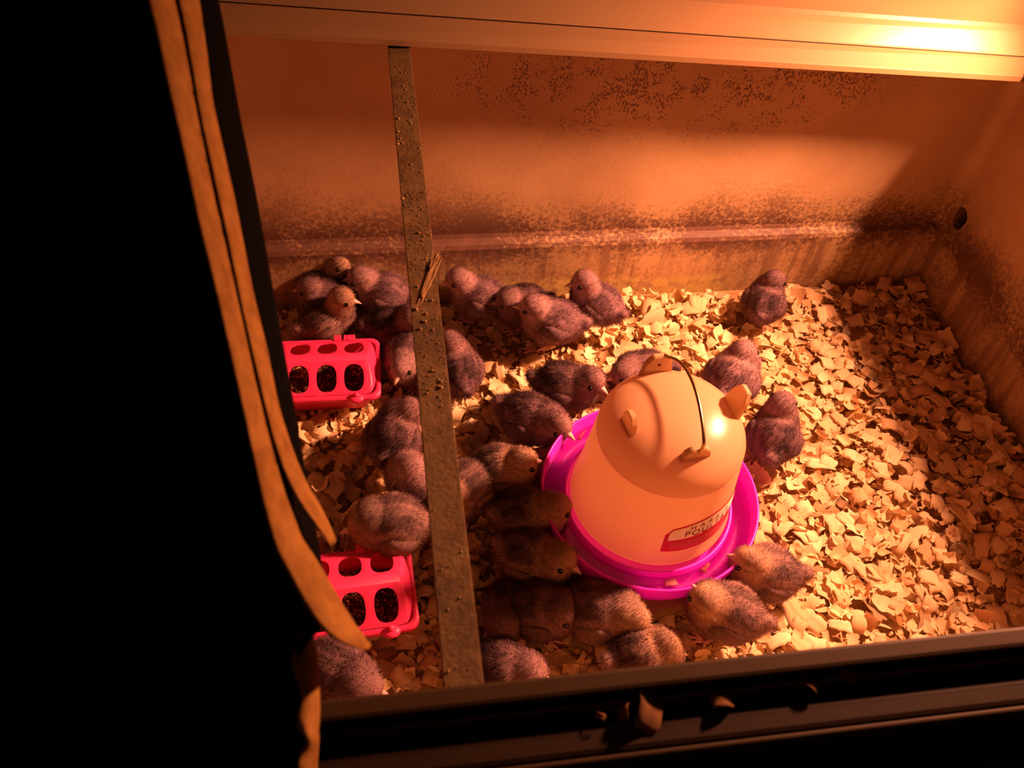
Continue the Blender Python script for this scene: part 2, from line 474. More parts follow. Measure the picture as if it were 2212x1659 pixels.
# ------------------------------------------------------------------ chicks
VOX = .0021
def lnoise(P, s, seed):
    r = np.random.default_rng(seed); out = np.zeros(len(P))
    for _ in range(5):
        k = r.normal(0, s, 3); out += np.sin(P @ k + r.uniform(0, 6.28))
    return out / 5
PAL = {  # body, back patch, face
    'lilac': ((.46, .28, .31), (.17, .10, .12), (.54, .34, .33)),
    'buff': ((.48, .30, .27), (.13, .08, .08), (.62, .40, .26)),
    'dark': ((.33, .195, .21), (.08, .047, .054), (.42, .25, .25)),
}
occupied = []
def strands(P, N_, T, n, lenf, colf, keep, rng, back):
    """short tapering fibres on triangles T of points P"""
    a, b, c = P[T[:, 0]], P[T[:, 1]], P[T[:, 2]]
    ar = np.linalg.norm(np.cross(b - a, c - a), axis=1); ti = rng.choice(len(T), n, p=ar / ar.sum())
    u = rng.uniform(0, 1, n); v = rng.uniform(0, 1, n); fl = u + v > 1; u[fl] = 1 - u[fl]; v[fl] = 1 - v[fl]
    pos = a[ti] + (b - a)[ti] * u[:, None] + (c - a)[ti] * v[:, None]
    nor = N_[T[ti, 0]] * (1 - u - v)[:, None] + N_[T[ti, 1]] * u[:, None] + N_[T[ti, 2]] * v[:, None]
    nor /= np.linalg.norm(nor, axis=1)[:, None] + 1e-9
    k = keep(pos); pos, nor = pos[k], nor[k]; n = len(pos)
    d = nor + back * .75 + rng.normal(0, .24, (n, 3)); d -= nor * np.minimum(0, (d * nor).sum(1) - .15)[:, None]
    d /= np.linalg.norm(d, axis=1)[:, None]
    L = lenf(pos) * rng.uniform(.6, 1.25, n)
    sd = np.cross(d, rng.normal(0, 1, (n, 3))); sd /= np.linalg.norm(sd, axis=1)[:, None]
    wd = .00022
    V = np.stack([pos - sd * wd - nor * .0006, pos + sd * wd - nor * .0006, pos + d * L[:, None]], 1)
    col = colf(pos) * rng.uniform(.88, 1.12, n)[:, None]
    colv = np.repeat(col, 3, 0); colv[2::3] *= 1.06
    return V.reshape(-1, 3), np.arange(3 * n).reshape(-1, 3), np.clip(colv, 0, 1), np.repeat(nor, 3, 0)

def chick(label, body, head, beak, zh=.062, zb=.034, pal='lilac', lift=.008, tail=None, s=1.0, seed=0, feet=True, darkbeak=False):
    rng = np.random.default_rng(100 + seed)
    B = onZ(body, zb + lift); Hd = onZ(head, zh + lift); K = onZ(beak, zh + lift - .004)
    if tail is not None:
        T_ = onZ(tail, zb + lift); f2 = (B - T_).xy
    else:
        f2 = (Hd - B).xy
    yaw = math.atan2(f2.y, f2.x)
    gz = float(bed_z(B.x, B.y)) - .003
    root = empty('chick', (B.x, B.y, gz), yaw)
    tag(root, label, 'chick', 'young chicks in the box')
    occupied.append((B.x, B.y, .045))
    Ri = Matrix.Rotation(-yaw, 3, 'Z')
    hd = Ri @ (Hd - Vector((B.x, B.y, gz)))
    hx = Vector((hd.x, hd.y))
    if hx.length > .052: hx *= .052 / hx.length
    hd = Vector((hx.x, hx.y, hd.z))
    look = (Ri @ (K - Hd))
    if look.length < 1e-4: look = Vector((1, 0, -.1))
    look.normalize(); look.z = max(min(look.z, .5), -.75); look.normalize()
    z0 = lift
    bm = bmesh.new()
    E = lambda c, r, rot=None: ellipsoid(bm, (c[0] * s, c[1] * s, c[2] * s + z0), [q * s for q in r], rot)
    E((-.003, 0, .033), (.0345, .0295, .0285), Matrix.Rotation(.12, 3, 'Y'))
    E((.014, 0, .032), (.0255, .0258, .0262))
    E((-.024, 0, .034), (.019, .0175, .0175))
    E((-.040, 0, .040), (.011, .009, .007), Matrix.Rotation(.5, 3, 'Y'))
    for sy in (-1, 1): E((.002, sy * .014, .018), (.014, .011, .015))
    n0 = Vector((.017 * s, 0, .040 * s + z0)).lerp(hd, .08)
    for i in range(6):
        t = i / 5; p = n0.lerp(hd, t); r = (.0225 * (1 - t) + .0150 * t) * s
        ellipsoid(bm, p, (r, r, r))
    hr = face_dir(look)
    ellipsoid(bm, hd, (.0172 * s, .0150 * s, .0158 * s), hr)
    ellipsoid(bm, hd + hr @ Vector((.007, 0, -.004)) * s, (.0115 * s, .0125 * s, .0105 * s), hr)
    me0 = bpy.data.meshes.new('tmp'); bm.to_mesh(me0); bm.free()
    ob = bpy.data.objects.new('tmp', me0); COL.objects.link(ob)
    rm = ob.modifiers.new('r', 'REMESH'); rm.mode = 'VOXEL'; rm.voxel_size = VOX
    sm = ob.modifiers.new('s', 'SMOOTH'); sm.factor = .5; sm.iterations = 7
    dg = bpy.context.evaluated_depsgraph_get()
    me = bpy.data.meshes.new_from_object(ob.evaluated_get(dg)); bpy.data.objects.remove(ob); bpy.data.meshes.remove(me0)
    me.name = 'body'
    nv = len(me.vertices); P = np.zeros(nv * 3, np.float32); me.vertices.foreach_get('co', P); P = P.reshape(-1, 3).astype(float)
    Nn = np.zeros(nv * 3, np.float32); me.vertices.foreach_get('normal', Nn); Nn = Nn.reshape(-1, 3).astype(float)
    hdn = np.array(hd); hrn = np.array(hr)
    c_body, c_back, c_face = [np.array(c) for c in PAL[pal]]
    def colf(Q):
        hl = (Q - hdn) @ hrn / s                      # head space
        isH = np.clip((.030 - np.linalg.norm(hl, axis=1)) / .014, 0, 1)
        zz = (Q[:, 2] - z0) / s
        nz = lnoise(Q, 120, seed) * .5 + lnoise(Q, 320, seed + 50) * .3
        up = np.clip((zz - .040 + nz * .012) / .010, 0, 1)
        stripe = np.clip((np.abs(Q[:, 1] / s) - .004 + nz * .004) / .004, 0, 1) * np.clip((.021 + nz * .006 - np.abs(Q[:, 1] / s)) / .004, 0, 1)
        spine = np.clip((.010 - np.abs(Q[:, 1] / s) + nz * .01) / .008, 0, 1)
        d = up * np.clip(.55 * spine + .75 * stripe + .35 * nz, 0, 1) * (1 - isH)
        c = c_body * (1 - d)[:, None] + c_back * d[:, None]
        belly = np.clip((.024 - zz) / .014, 0, 1) * (1 - isH)
        c = c * (1 - .45 * belly)[:, None] + (c_face * .95) * (.45 * belly)[:, None]
        crown = np.clip((hl[:, 2] - .004 + nz * .006) / .006, 0, 1) * np.clip((.010 - hl[:, 0]) / .012, 0, 1)
        fc = c_face * (1 - .6 * crown)[:, None] + (c_back * .5 + c_body * .5) * (.6 * crown)[:, None]
        es = np.exp(-((hl[:, 2] - .002) / .0022) ** 2) * np.clip((.004 - hl[:, 0]) / .004, 0, 1) * np.clip((hl[:, 0] + .016) / .004, 0, 1)
        fc = fc * (1 - .5 * es)[:, None] + c_back * (.5 * es)[:, None]
        c = c * (1 - isH)[:, None] + fc * isH[:, None]
        return c * (1 + .12 * nz)[:, None]
    a = me.attributes.new('Col', 'FLOAT_COLOR', 'POINT')
    a.data.foreach_set('color', np.concatenate([np.clip(colf(P), 0, 1), np.ones((nv, 1))], 1).astype(np.float32).ravel())
    me.polygons.foreach_set('use_smooth', [True] * len(me.polygons))
    bo = link('body', me, 'down', root)
    me.calc_loop_triangles(); T = np.zeros(len(me.loop_triangles) * 3, np.int32); me.loop_triangles.foreach_get('vertices', T); T = T.reshape(-1, 3)
    eyes = [hd + hr @ Vector((.0072, sy * .0140, .0022)) * s for sy in (-1, 1)]
    bk = hd + hr @ Vector((.0175, 0, -.0022)) * s
    en = [np.array(q) for q in eyes]; bn = np.array(bk)
    keep = lambda Q: (np.linalg.norm(Q - en[0], axis=1) > .0042) & (np.linalg.norm(Q - en[1], axis=1) > .0042) & (np.linalg.norm(Q - bn, axis=1) > .0048)
    def lenf(Q):
        hl = np.linalg.norm(Q - hdn, axis=1)
        return .0040 + .0018 * np.clip((hl - .017) / .02, 0, 1)
    back = np.where((np.linalg.norm(P - hdn, axis=1) < .02)[:, None], -np.array(look)[None], np.array([-1.0, 0, -.15])[None])
    V, F, C, Nr = strands(P, Nn, T, 15000, lenf, colf, keep, rng, np.array([-.9, 0, -.1]))
    dm = build_mesh('down', V, F, C)
    dm.normals_split_custom_set_from_vertices([tuple(q) for q in Nr])
    tag(link('down', dm, 'down', bo), None, None, None, 'stuff')
    # wings
    for sy in (-1, 1):
        bw = bmesh.new()
        ellipsoid(bw, (0, 0, 0), (.022 * s, .0055 * s, .0125 * s), None, 20, 12)
        for v in bw.verts:
            t = v.co.x / (.022 * s)
            v.co.z *= 1 - .35 * max(0, -t); v.co.z -= .004 * s * max(0, -t) - .002 * s
            v.co.y += -sy * .010 * s * t * t * .8
        mt = Matrix.Translation(Vector((-.006 * s, sy * .0282 * s, .034 * s + z0))) @ Matrix.Rotation(.22, 4, 'Y') @ Matrix.Rotation(sy * .12, 4, 'X')
        bmesh.ops.transform(bw, matrix=mt, verts=bw.verts)
        bmesh.ops.triangulate(bw, faces=bw.faces); bw.normal_update()
        WP = np.array([v.co[:] for v in bw.verts]); WN = np.array([v.normal[:] for v in bw.verts]); WT = np.array([[v.index for v in f.verts] for f in bw.faces])
        bw.free()
        wingc = (c_body * .8 + c_back * .2)
        def wcol(Q):
            nz = lnoise(Q, 260, seed + 7)
            edge = np.clip((.035 * s + z0 - Q[:, 2]) / .012, 0, 1)
            return (wingc[None] * (.75 + .5 * edge)[:, None] + .12 * edge[:, None] * c_face) * (1 + .25 * nz)[:, None]
        SV, SF, SC, SN = strands(WP, WN, WT, 1100, lambda Q: np.full(len(Q), .0042), wcol, lambda Q: np.ones(len(Q), bool), rng, np.array([-1.1, 0, -.2]))
        wm_ = build_mesh('wing', np.concatenate([WP, SV]), np.concatenate([WT, SF + len(WP)]), np.clip(np.concatenate([wcol(WP), SC]), 0, 1))
        wm_.normals_split_custom_set_from_vertices([tuple(q) for q in np.concatenate([WN, SN])])
        link('wing', wm_, 'down', root)
    # beak: upper and lower mandible
    b = bmesh.new()
    for (zo, hgt, ln, droop) in ((.0006, .0038, .0140, -.0030), (-.0026, .0022, .0105, .0004)):
        ring = []
        for i in range(5):
            t = i / 4; rr = (1 - t) ** .8
            ring.append([b.verts.new(bk + hr @ (Vector((-.003 + ln * t, .0046 * rr * math.cos(q), zo + droop * t * t + hgt * rr * math.sin(q) + .00001)) * s)) for q in [k * math.pi / 4 for k in range(8)]])
        for i in range(4):
            for k in range(8):
                b.faces.new((ring[i][k], ring[i][(k + 1) % 8], ring[i + 1][(k + 1) % 8], ring[i + 1][k]))
        b.faces.new(ring[0]); b.faces.new(ring[-1])
    bmesh.ops.remove_doubles(b, verts=b.verts, dist=1e-6)
    obj('beak', b, 'dark_beak' if darkbeak else 'beak_horn', root, True)
    for q in eyes:
        b = bmesh.new(); ellipsoid(b, q, (.0036 * s, .0026 * s, .0034 * s), hr, 14, 10)
        obj('eye', b, 'eye_black', root, True)
    if feet:
        for sy in (-1, 1):
            b = bmesh.new(); y0 = sy * .0135 * s; fx = .010 * s + rng.uniform(-.006, .006); gy = y0 + sy * .002
            tube(b, [(.002 * s, y0, .014 * s + z0), (-.004 * s, y0, .010 + z0 * .6), (fx - .003, gy, .0045), (fx, gy, .0035)], [.0032 * s, .0024, .0019, .0021])
            for an, ln in ((-.5, .017), (0, .020), (.5, .017), (math.pi, .008)):
                p = Vector((fx, gy, .0035)); dv = Vector((math.cos(an), math.sin(an), 0))
                tube(b, [p, p + dv * ln * .45 + Vector((0, 0, .0022)), p + dv * ln * .8, p + dv * ln - Vector((0, 0, .001))], [.0019, .0017, .0014, .0005], 6)
            obj('leg', b, 'leg_skin', root, True)
    return root

CH = [
 # label, body, head, beak, kwargs
 ('pale-faced chick looking right, highest against the back wall on the left', (698, 598), (731, 566), (748, 577), dict(pal='buff', zh=.066, tail=(655, 600))),
 ('shaded dark chick facing left below the chick at the back-left wall', (700, 640), (668, 622), (646, 624), dict(pal='dark', zh=.052)),
 ('upright chick with pointed beak to the right, just behind the rear pink feeder', (704, 688), (738, 643), (769, 649), dict(pal='buff', zh=.070, tail=(660, 705))),
 ('plump chick facing left beside the back wall, left of the strap', (826, 628), (777, 599), (752, 602), dict(pal='lilac', zh=.058, s=1.08, tail=(872, 640))),
 ('striped chick with hidden head, half behind the strap above the rear feeder corner', (850, 696), (890, 690), (915, 694), dict(pal='dark', zh=.058, tail=(805, 700))),
 ('chick bending its head toward the viewer at the rear feeder\'s right end', (880, 765), (866, 792), (853, 826), dict(pal='lilac', zh=.046, tail=(893, 735))),
 ('dark-backed chick emerging right of the strap, seen from behind', (984, 792), (972, 742), (955, 728), dict(pal='dark', zh=.058, s=1.12, tail=(1003, 845))),
 ('chick with beak against the strap, by the back wall right of it', (1035, 634), (990, 602), (962, 608), dict(pal='lilac', zh=.060, s=1.05, tail=(1078, 645))),
 ('chick mostly hidden behind another, face showing, beak left', (1128, 652), (1096, 650), (1066, 652), dict(pal='dark', zh=.048, tail=(1165, 648))),
 ('fluffy lilac chick facing left in front of a half-hidden one near the back wall', (1192, 690), (1152, 663), (1121, 660), dict(pal='lilac', zh=.062, s=1.10, lift=.020, tail=(1238, 700))),
 ('tall chick standing alone at the middle of the back wall', (1288, 655), (1262, 607), (1238, 611), dict(pal='lilac', zh=.076, lift=.024, s=1.03, tail=(1310, 668))),
 ('mottled chick facing the back wall at the far right', (1652, 648), (1672, 606), (1694, 600), dict(pal='dark', zh=.060, tail=(1640, 690))),
 ('chick seen from behind above the right of the waterer dome', (1583, 815), (1606, 764), (1616, 742), dict(pal='lilac', zh=.062, s=1.18, tail=(1565, 850))),
 ('dark chick standing right of the waterer, facing away', (1674, 935), (1689, 874), (1697, 848), dict(pal='dark', zh=.064, s=1.12, tail=(1665, 985))),
 ('dark-winged chick standing behind the pink tray, beak to the right', (1222, 832), (1278, 818), (1305, 840), dict(pal='dark', zh=.056, s=1.08, lift=.022, tail=(1180, 825))),
 ('chick peeking from behind the waterer dome, head to the left', (1392, 800), (1346, 804), (1325, 812), dict(pal='dark', zh=.048, tail=(1440, 800))),
 ('chick bending over the left rim of the pink tray to drink', (1148, 905), (1204, 916), (1232, 938), dict(pal='dark', zh=.056, s=1.1, lift=.012, tail=(1110, 890))),
 ('pale-faced chick with sharp beak pointing right, left of the pink tray', (1086, 1020), (1128, 996), (1162, 994), dict(pal='buff', zh=.062, s=1.08, tail=(1035, 1020))),
 ('dark-backed chick resting its breast against the left of the pink tray', (1146, 1116), (1200, 1095), (1231, 1088), dict(pal='buff', zh=.060, s=1.1, tail=(1100, 1115))),
 ('dark-backed chick, lower of the two pressed against the pink tray\'s left side', (1158, 1212), (1211, 1203), (1246, 1229), dict(pal='buff', zh=.060, s=1.12, tail=(1115, 1195))),
 ('chick with its head tucked down at the front, nearest right of the strap', (1098, 1312), (1094, 1338), (1088, 1362), dict(pal='dark', zh=.036, s=.9)),
 ('shaded dark chick crouching below the tray, left of the largest front one', (1172, 1316), (1208, 1322), (1240, 1330), dict(pal='dark', zh=.050, s=1.08, tail=(1130, 1310))),
 ('large chick bent forward to the right in front of the pink tray', (1300, 1322), (1368, 1336), (1402, 1352), dict(pal='buff', zh=.046, s=1.12, lift=.012, tail=(1252, 1315))),
 ('chick below the waterer looking up with beak raised', (1566, 1322), (1524, 1300), (1506, 1272), dict(pal='buff', zh=.066, s=1.08, lift=.020, tail=(1602, 1335))),
 ('chick facing left at the lower right rim of the pink tray', (1652, 1236), (1620, 1214), (1592, 1203), dict(pal='buff', zh=.060, s=1.08, tail=(1690, 1240), darkbeak=True)),
 ('pale chick cut off by the front rim, below the large bent-over one', (1395, 1414), (1438, 1392), (1462, 1402), dict(pal='buff', zh=.050, s=1.05)),
 ('dark mottled chick at the front rim right beside the strap', (1095, 1452), (1140, 1456), (1172, 1462), dict(pal='dark', zh=.044, s=1.08, tail=(1050, 1445))),
 ('dark chick in the front left corner below the near feeder', (725, 1462), (785, 1482), (812, 1492), dict(pal='dark', zh=.042, s=1.2, tail=(680, 1440))),
 ('brown chick lying between the two pink feeders', (846, 1140), (790, 1132), (762, 1140), dict(pal='buff', zh=.044, s=1.2, tail=(900, 1140))),
 ('chick facing the viewer, half hidden by the strap\'s left edge', (898, 1050), (886, 1014), (861, 1034), dict(pal='lilac', zh=.062, s=1.1, tail=(930, 1085))),
 ('chick facing away left of the strap below the rear feeder', (850, 942), (882, 888), (893, 866), dict(pal='dark', zh=.058, s=1.1, tail=(835, 985))),
 ('chick mostly hidden behind the middle of the strap, rump showing on the right', (1000, 1066), (965, 1085), (942, 1102), dict(pal='buff', zh=.056, s=1.1, tail=(1018, 1050))),
]
for i, (lb, b_, h_, k_, kw) in enumerate(CH):
    chick(lb, b_, h_, k_, seed=i, **kw)

# ------------------------------------------------------------------ waterer
WX, WY = .306, .539
PZ = .024
pl = empty('wooden_board', (WX - .02, WY, 0), .18)
bm = bmesh.new(); box(bm, (-.105, -.132, -.012), (.095, .12, PZ)); obj('board', bm, 'plank_wood', pl, bevel=.002)
tag(pl, 'rough wooden board under the pink waterer tray', 'board')
occupied.append((WX, WY, .13))

wt = empty('poultry_waterer', (WX, WY, PZ + .001))
wt.rotation_euler = (math.radians(0), math.radians(0), 0)
tag(wt, 'cream plastic poultry waterer with pink drinking tray and wire handle', 'waterer')
bm = bmesh.new()
lathe(bm, [(0, .0), (.112, .0), (.122, .004), (.1285, .020), (.1300, .040), (.1305, .0425), (.1290, .0440), (.1272, .0425), (.1255, .022), (.119, .0085), (.108, .0065), (.1035, .012), (.1015, .030), (.0995, .0315), (.0975, .0300), (.0965, .012), (0, .008)], 96)
tray = obj('drinking_tray', bm, 'magenta_plastic', wt, True)
bm = bmesh.new(); lathe(bm, [(.1025, .0225), (.1262, .0225)], 96); obj('water', bm, 'water', tray, True)
# jug
JZ0, JZ1, JR0, JR1 = .037, .156, .0935, .0815
def jug_r(z): return JR0 + (JR1 - JR0) * (z - JZ0) / (JZ1 - JZ0)
bm = bmesh.new()
outer = [(JR0 + .0015, JZ0), (JR0 + .0015, JZ0 + .004), (JR0, JZ0 + .006), (jug_r(.08), .08), (JR1, JZ1)]
lathe(bm, outer, 96)
jug = obj('jug', bm, 'jug_plastic', wt, True)
dome = []
for i in range(13):
    a = i / 12 * math.pi / 2
    dome.append((JR1 * math.cos(a) ** .82 if i < 12 else 0, JZ1 + .002 + .044 * math.sin(a) ** 1.0))
bm = bmesh.new(); lathe(bm, [(JR1 - .0002, JZ1)] + dome, 96)
dm_o = obj('jug_dome', bm, 'jug_plastic_dimmed', wt, True)
def dome_z(r):
    c = max(0, min(1, (r / JR1))) ** (1 / .82)
    return JZ1 + .002 + .044 * math.sqrt(max(0, 1 - c * c))
bm = bmesh.new(); lathe(bm, [(0, JZ0 + .004), (JR0 - .003, JZ0 + .004), (JR1 - .003, JZ1 - .012), (0, JZ1 - .012)], 64)
# lugs on the dome
def lug(ang, r, wd, ht, hole=True, th=.0035, lean=0.0):
    b = bmesh.new(); z0_ = dome_z(r) - .006
    pts = [(-wd, 0), (wd, 0), (wd * .8, ht * .7), (wd * .42, ht), (-wd * .42, ht), (-wd * .8, ht * .7)]
    extrude_profile(b, [(-th, x, z) for x, z in pts], [(th, x, z) for x, z in pts])
    bmesh.ops.bevel(b, geom=list(b.edges), offset=.0009, segments=2, affect='EDGES')
    bmesh.ops.transform(b, matrix=Matrix.Rotation(ang, 4, 'Z') @ Matrix.Translation((r, 0, z0_)) @ Matrix.Rotation(lean, 4, 'Y'), verts=b.verts)
    lo_ = obj('lug', b, 'jug_plastic_dimmed', wt)
    if hole:
        b = bmesh.new(); tube(b, [Matrix.Rotation(ang, 3, 'Z') @ Vector((r - th - .0004, 0, z0_ + ht * .62)), Matrix.Rotation(ang, 3, 'Z') @ Vector((r + th + .0004, 0, z0_ + ht * .62))], .0022, 10)
        obj('rivet_hole', b, 'dark_print', lo_)
    return lo_
aB = math.radians(96); aF = math.radians(-84)
lug(aB, .066, .019, .034); lug(aF, .053, .017, .018, False)
lug(math.radians(190), .056, .013, .026, False); lug(math.radians(8), .064, .016, .036, False, lean=.3)
# wire bail
b = bmesh.new(); pts = []
for i in range(25):
    t = i / 24; a = math.pi * t
    r = .064 * math.cos(a) + (.004 if i < 3 else 0)
    z = dome_z(.064) + .018 - .006 * t + .026 * math.sin(a) ** .9
    if i > 20: r *= 1 - .04 * (i - 20)
    pts.append(Matrix.Rotation(aB, 3, 'Z') @ Vector((r, -.004 * math.sin(a * 2) - .012 * math.sin(a), z)))
tube(b, pts, .0019, 10); obj('wire_handle', b, 'brass_wire', wt, True)

# printed label wrapped on the jug
def on_jug(ang, z, off=.0005):
    r = jug_r(z) + off; return Vector((r * math.cos(ang), r * math.sin(ang), z))
A0, A1 = math.radians(-99), math.radians(-14)
def label_patch(name, zlo, zhi, m, off, a0=A0, a1=A1, n=40, parent=None):
    b = bmesh.new(); lo_, hi_ = [], []
    for i in range(n + 1):
        u = i / n; a = a0 + (a1 - a0) * u
        lo_.append(b.verts.new(on_jug(a, zlo(u), off))); hi_.append(b.verts.new(on_jug(a, zhi(u), off)))
    for i in range(n): b.faces.new((lo_[i], lo_[i + 1], hi_[i + 1], hi_[i]))
    return obj(name, b, m, parent, True)
ztop = lambda u: .097 + .016 * math.sin(math.pi * u) ** .55 + (0 if .04 < u < .96 else -.004)
LB = label_patch('printed_label', lambda u: .062, ztop, 'red_print', .0006, parent=wt)
label_patch('label_field', lambda u: .0825 + .004 * math.sin(math.pi * u), lambda u: max(.0826, ztop(.035 + .93 * u) - .0025), 'white_print', .0009, A0 + .05, A1 - .05, 40, LB)
def text_on_jug(body, size, ang, z, m, arc=0.0, spacing=1.0, name='lettering'):
    cu = bpy.data.curves.new('t', 'FONT'); cu.body = body; cu.size = size; cu.align_x = 'CENTER'; cu.space_character = spacing
    ob = bpy.data.objects.new('t', cu); COL.objects.link(ob)
    dg = bpy.context.evaluated_depsgraph_get(); dg.update()
    me = bpy.data.meshes.new_from_object(ob.evaluated_get(dg)); bpy.data.objects.remove(ob)
    for v in me.vertices:
        a = ang + v.co.x / jug_r(z); zz = z + v.co.y - arc * v.co.x ** 2
        v.co = on_jug(a, zz, .0013)
    me.materials.clear()
    return link(name, me, m, LB)
AM = (A0 + A1) / 2
text_on_jug('HARRIS', .0100, AM - .12, .0990, 'dark_print', 1.2, 1.9)
text_on_jug('POULTRY', .0135, AM - .12, .0868, 'dark_print', -1.0, 1.2)
for k in range(5):
    zz = .0785 - k * .0027
    b = bmesh.new()
    rr = random.Random(k)
    a = A0 + .10
    while a < A1 - .12:
        wd = rr.uniform(.02, .07)
        q = [b.verts.new(on_jug(a_, z_, .0012)) for a_, z_ in ((a, zz), (a + wd, zz), (a + wd, zz + .0011), (a, zz + .0011))]
        b.faces.new(q); a += wd + .012
    obj('small_print', b, 'pale_red_print', LB)
# stray shavings in the tray

# ------------------------------------------------------------------ feeders
def stadium(w, h, n=20):
    """rounded slot outline, w x h"""
    pts = []; r = min(w, h) / 2 * .98
    for k in range(n):
        a = 2 * math.pi * (k + .5) / n; ca, sa = math.cos(a), math.sin(a)
        pts.append((ca * r + math.copysign(max(w / 2 - r, 0), ca), sa * r + math.copysign(max(h / 2 - r, 0), sa)))
    return pts
def feeder(label, loc, rz, cells=6, sp=.035, seed=1):
    root = empty('chick_feeder', loc, rz); tag(root, label, 'feeder', 'pink slotted chick feeders')
    x1 = .030; L = cells * sp + .024
    zb, zt, yo, yi = .042, .062, .046, .005      # lid foot, lid ridge
    b = bmesh.new()
    def slope_pt(sgn, u, x):                    # u 0 foot .. 1 ridge
        return Vector((x, sgn * (yo + (yi - yo) * u), zb + (zt - zb) * u))
    for sgn in (-1, 1):
        for c in range(cells):
            xa, xb = -(c + 1) * sp, -c * sp
            out = []; n = 20
            hv, ov = [], []
            for k in range(24):
                a = 2 * math.pi * (k + .5) / 24; ca, sa = math.cos(a), math.sin(a)
                ex = 2.6
                hx_ = math.copysign(abs(ca) ** (2 / ex), ca) * .0128; hu = .49 + math.copysign(abs(sa) ** (2 / ex), sa) * .40
                t = min((sp / 2) / abs(ca) if abs(ca) > 1e-6 else 9, .5 / abs(sa) if abs(sa) > 1e-6 else 9)
                # square outline
                mxx = max(abs(ca), abs(sa)); ox = ca / mxx * sp / 2; ou = .5 + sa / mxx * .5
                hv.append(b.verts.new(slope_pt(sgn, hu, (xa + xb) / 2 + hx_)))
                ov.append(b.verts.new(slope_pt(sgn, ou, (xa + xb) / 2 + ox)))
            for k in range(24):
                j = (k + 1) % 24; b.faces.new((hv[k], ov[k], ov[j], hv[j]))
            for k in (2, 8, 14, 20):
                p, q = ov[k], ov[(k + 1) % 24]
                xm = xb if (p.co.x + q.co.x) / 2 > (xa + xb) / 2 else xa; um = 1 if abs(p.co.y + q.co.y) / 2 < (yo + yi) / 2 else 0
                cv = b.verts.new(slope_pt(sgn, um, xm)); b.faces.new((p, cv, q))
    # ridge top and rounded ends
    xs = -cells * sp
    r4 = [b.verts.new((x, y, zt)) for x, y in ((xs, -yi), (0, -yi), (0, yi), (xs, yi))]; b.faces.new(r4)
    for sx, xe in ((1, 0.0), (-1, xs)):
        rows = []
        for i in range(7):
            u = i / 6; z = zb + (zt - zb) * (1 - u); y = yi + (yo - yi) * u; ln = .012 * u
            row = []
            for k in range(13):
                a = -math.pi / 2 + math.pi * k / 12; ex = 4.0
                ca, sa = math.cos(a), math.sin(a); ex = 2 + 5 * (1 - u)
                row.append(b.verts.new((xe + sx * abs(ca) ** (2 / ex) * ln, math.copysign(abs(sa) ** (2 / ex), sa) * y, z)))
            rows.append(row)
        for i in range(6):
            for k in range(12):
                b.faces.new((rows[i][k], rows[i][k + 1], rows[i + 1][k + 1], rows[i + 1][k]))
    bmesh.ops.remove_doubles(b, verts=b.verts, dist=.0002)
    lid = obj('slotted_lid', b, 'pink_plastic', root, False)
    sd = lid.modifiers.new('t', 'SOLIDIFY'); sd.thickness = .0016; sd.offset = -1
    bv = lid.modifiers.new('b', 'BEVEL'); bv.width = .003; bv.segments = 3; bv.limit_method = 'ANGLE'; bv.angle_limit = math.radians(28)
    lid.data.polygons.foreach_set('use_smooth', [True] * len(lid.data.polygons))
    # trough with flange
    def rr(hx_, hy_, z, cx_):
        pts = []
        for k in range(32):
            a = 2 * math.pi * (k + .5) / 32; ca, sa = math.cos(a), math.sin(a); rc = .013
            pts.append(Vector((cx_ + math.copysign(hx_ - rc, ca) + ca * rc, math.copysign(hy_ - rc, sa) + sa * rc, z)))
        return pts
    cx_ = xs / 2; hx_ = -xs / 2 + .0125
    loops = [rr(hx_ - .012, yo - .010, .000, cx_), rr(hx_ - .002, yo + .001, .032, cx_), rr(hx_ + .004, yo + .006, .034, cx_), rr(hx_ + .004, yo + .006, .0405, cx_), rr(hx_ - .0015, yo + .0005, .0415, cx_), rr(hx_ - .004, yo - .001, .034, cx_), rr(hx_ - .014, yo - .012, .003, cx_)]
    b = bmesh.new(); vs = [[b.verts.new(p) for p in lp] for lp in loops]
    for p, q in zip(vs, vs[1:]):
        for k in range(32):
            j = (k + 1) % 32; b.faces.new((p[k], p[j], q[j], q[k]))
    b.faces.new(vs[0][::-1]); b.faces.new(vs[-1])
    obj('trough', b, 'pink_plastic', root, True)
    for dx, wd in ((-.040, .005), (-.030, .002), (-.022, .0055)):
        b = bmesh.new(); box(b, (dx - wd, yo + .002, .036), (dx + wd, yo + .0115, .0435)); obj('hinge_tab', b, 'pink_plastic', root, bevel=.0012)
    b = bmesh.new(); ellipsoid(b, (-.015, -yo - .006, .041), (.010, .0075, .0045)); ellipsoid(b, (-.015, -yo - .004, .045), (.004, .004, .004)); obj('latch_knob', b, 'pink_plastic', root, True)
    # feed
    rng = np.random.default_rng(seed); n = 5200
    oc = np.array([[1, 0, 0], [-1, 0, 0], [0, 1, 0], [0, -1, 0], [0, 0, 1], [0, 0, -1]], float)
    of = np.array([[0, 2, 4], [2, 1, 4], [1, 3, 4], [3, 0, 4], [2, 0, 5], [1, 2, 5], [3, 1, 5], [0, 3, 5]])
    x = rng.uniform(xs - .004, .004, n); y = rng.uniform(-.036, .036, n)
    z = .020 + .005 * np.sin(x * 70 + seed) + .003 * np.sin(y * 90) + rng.uniform(-.0025, .001, n)
    sc = rng.uniform(.0009, .0017, (n, 1, 1)) * np.stack([rng.uniform(.8, 1.5, n), np.ones(n), np.full(n, .8)], 1)[:, None, :]
    V = np.einsum('nij,pj->npi', rots(n, .5), oc) * sc + np.stack([x, y, z], 1)[:, None]
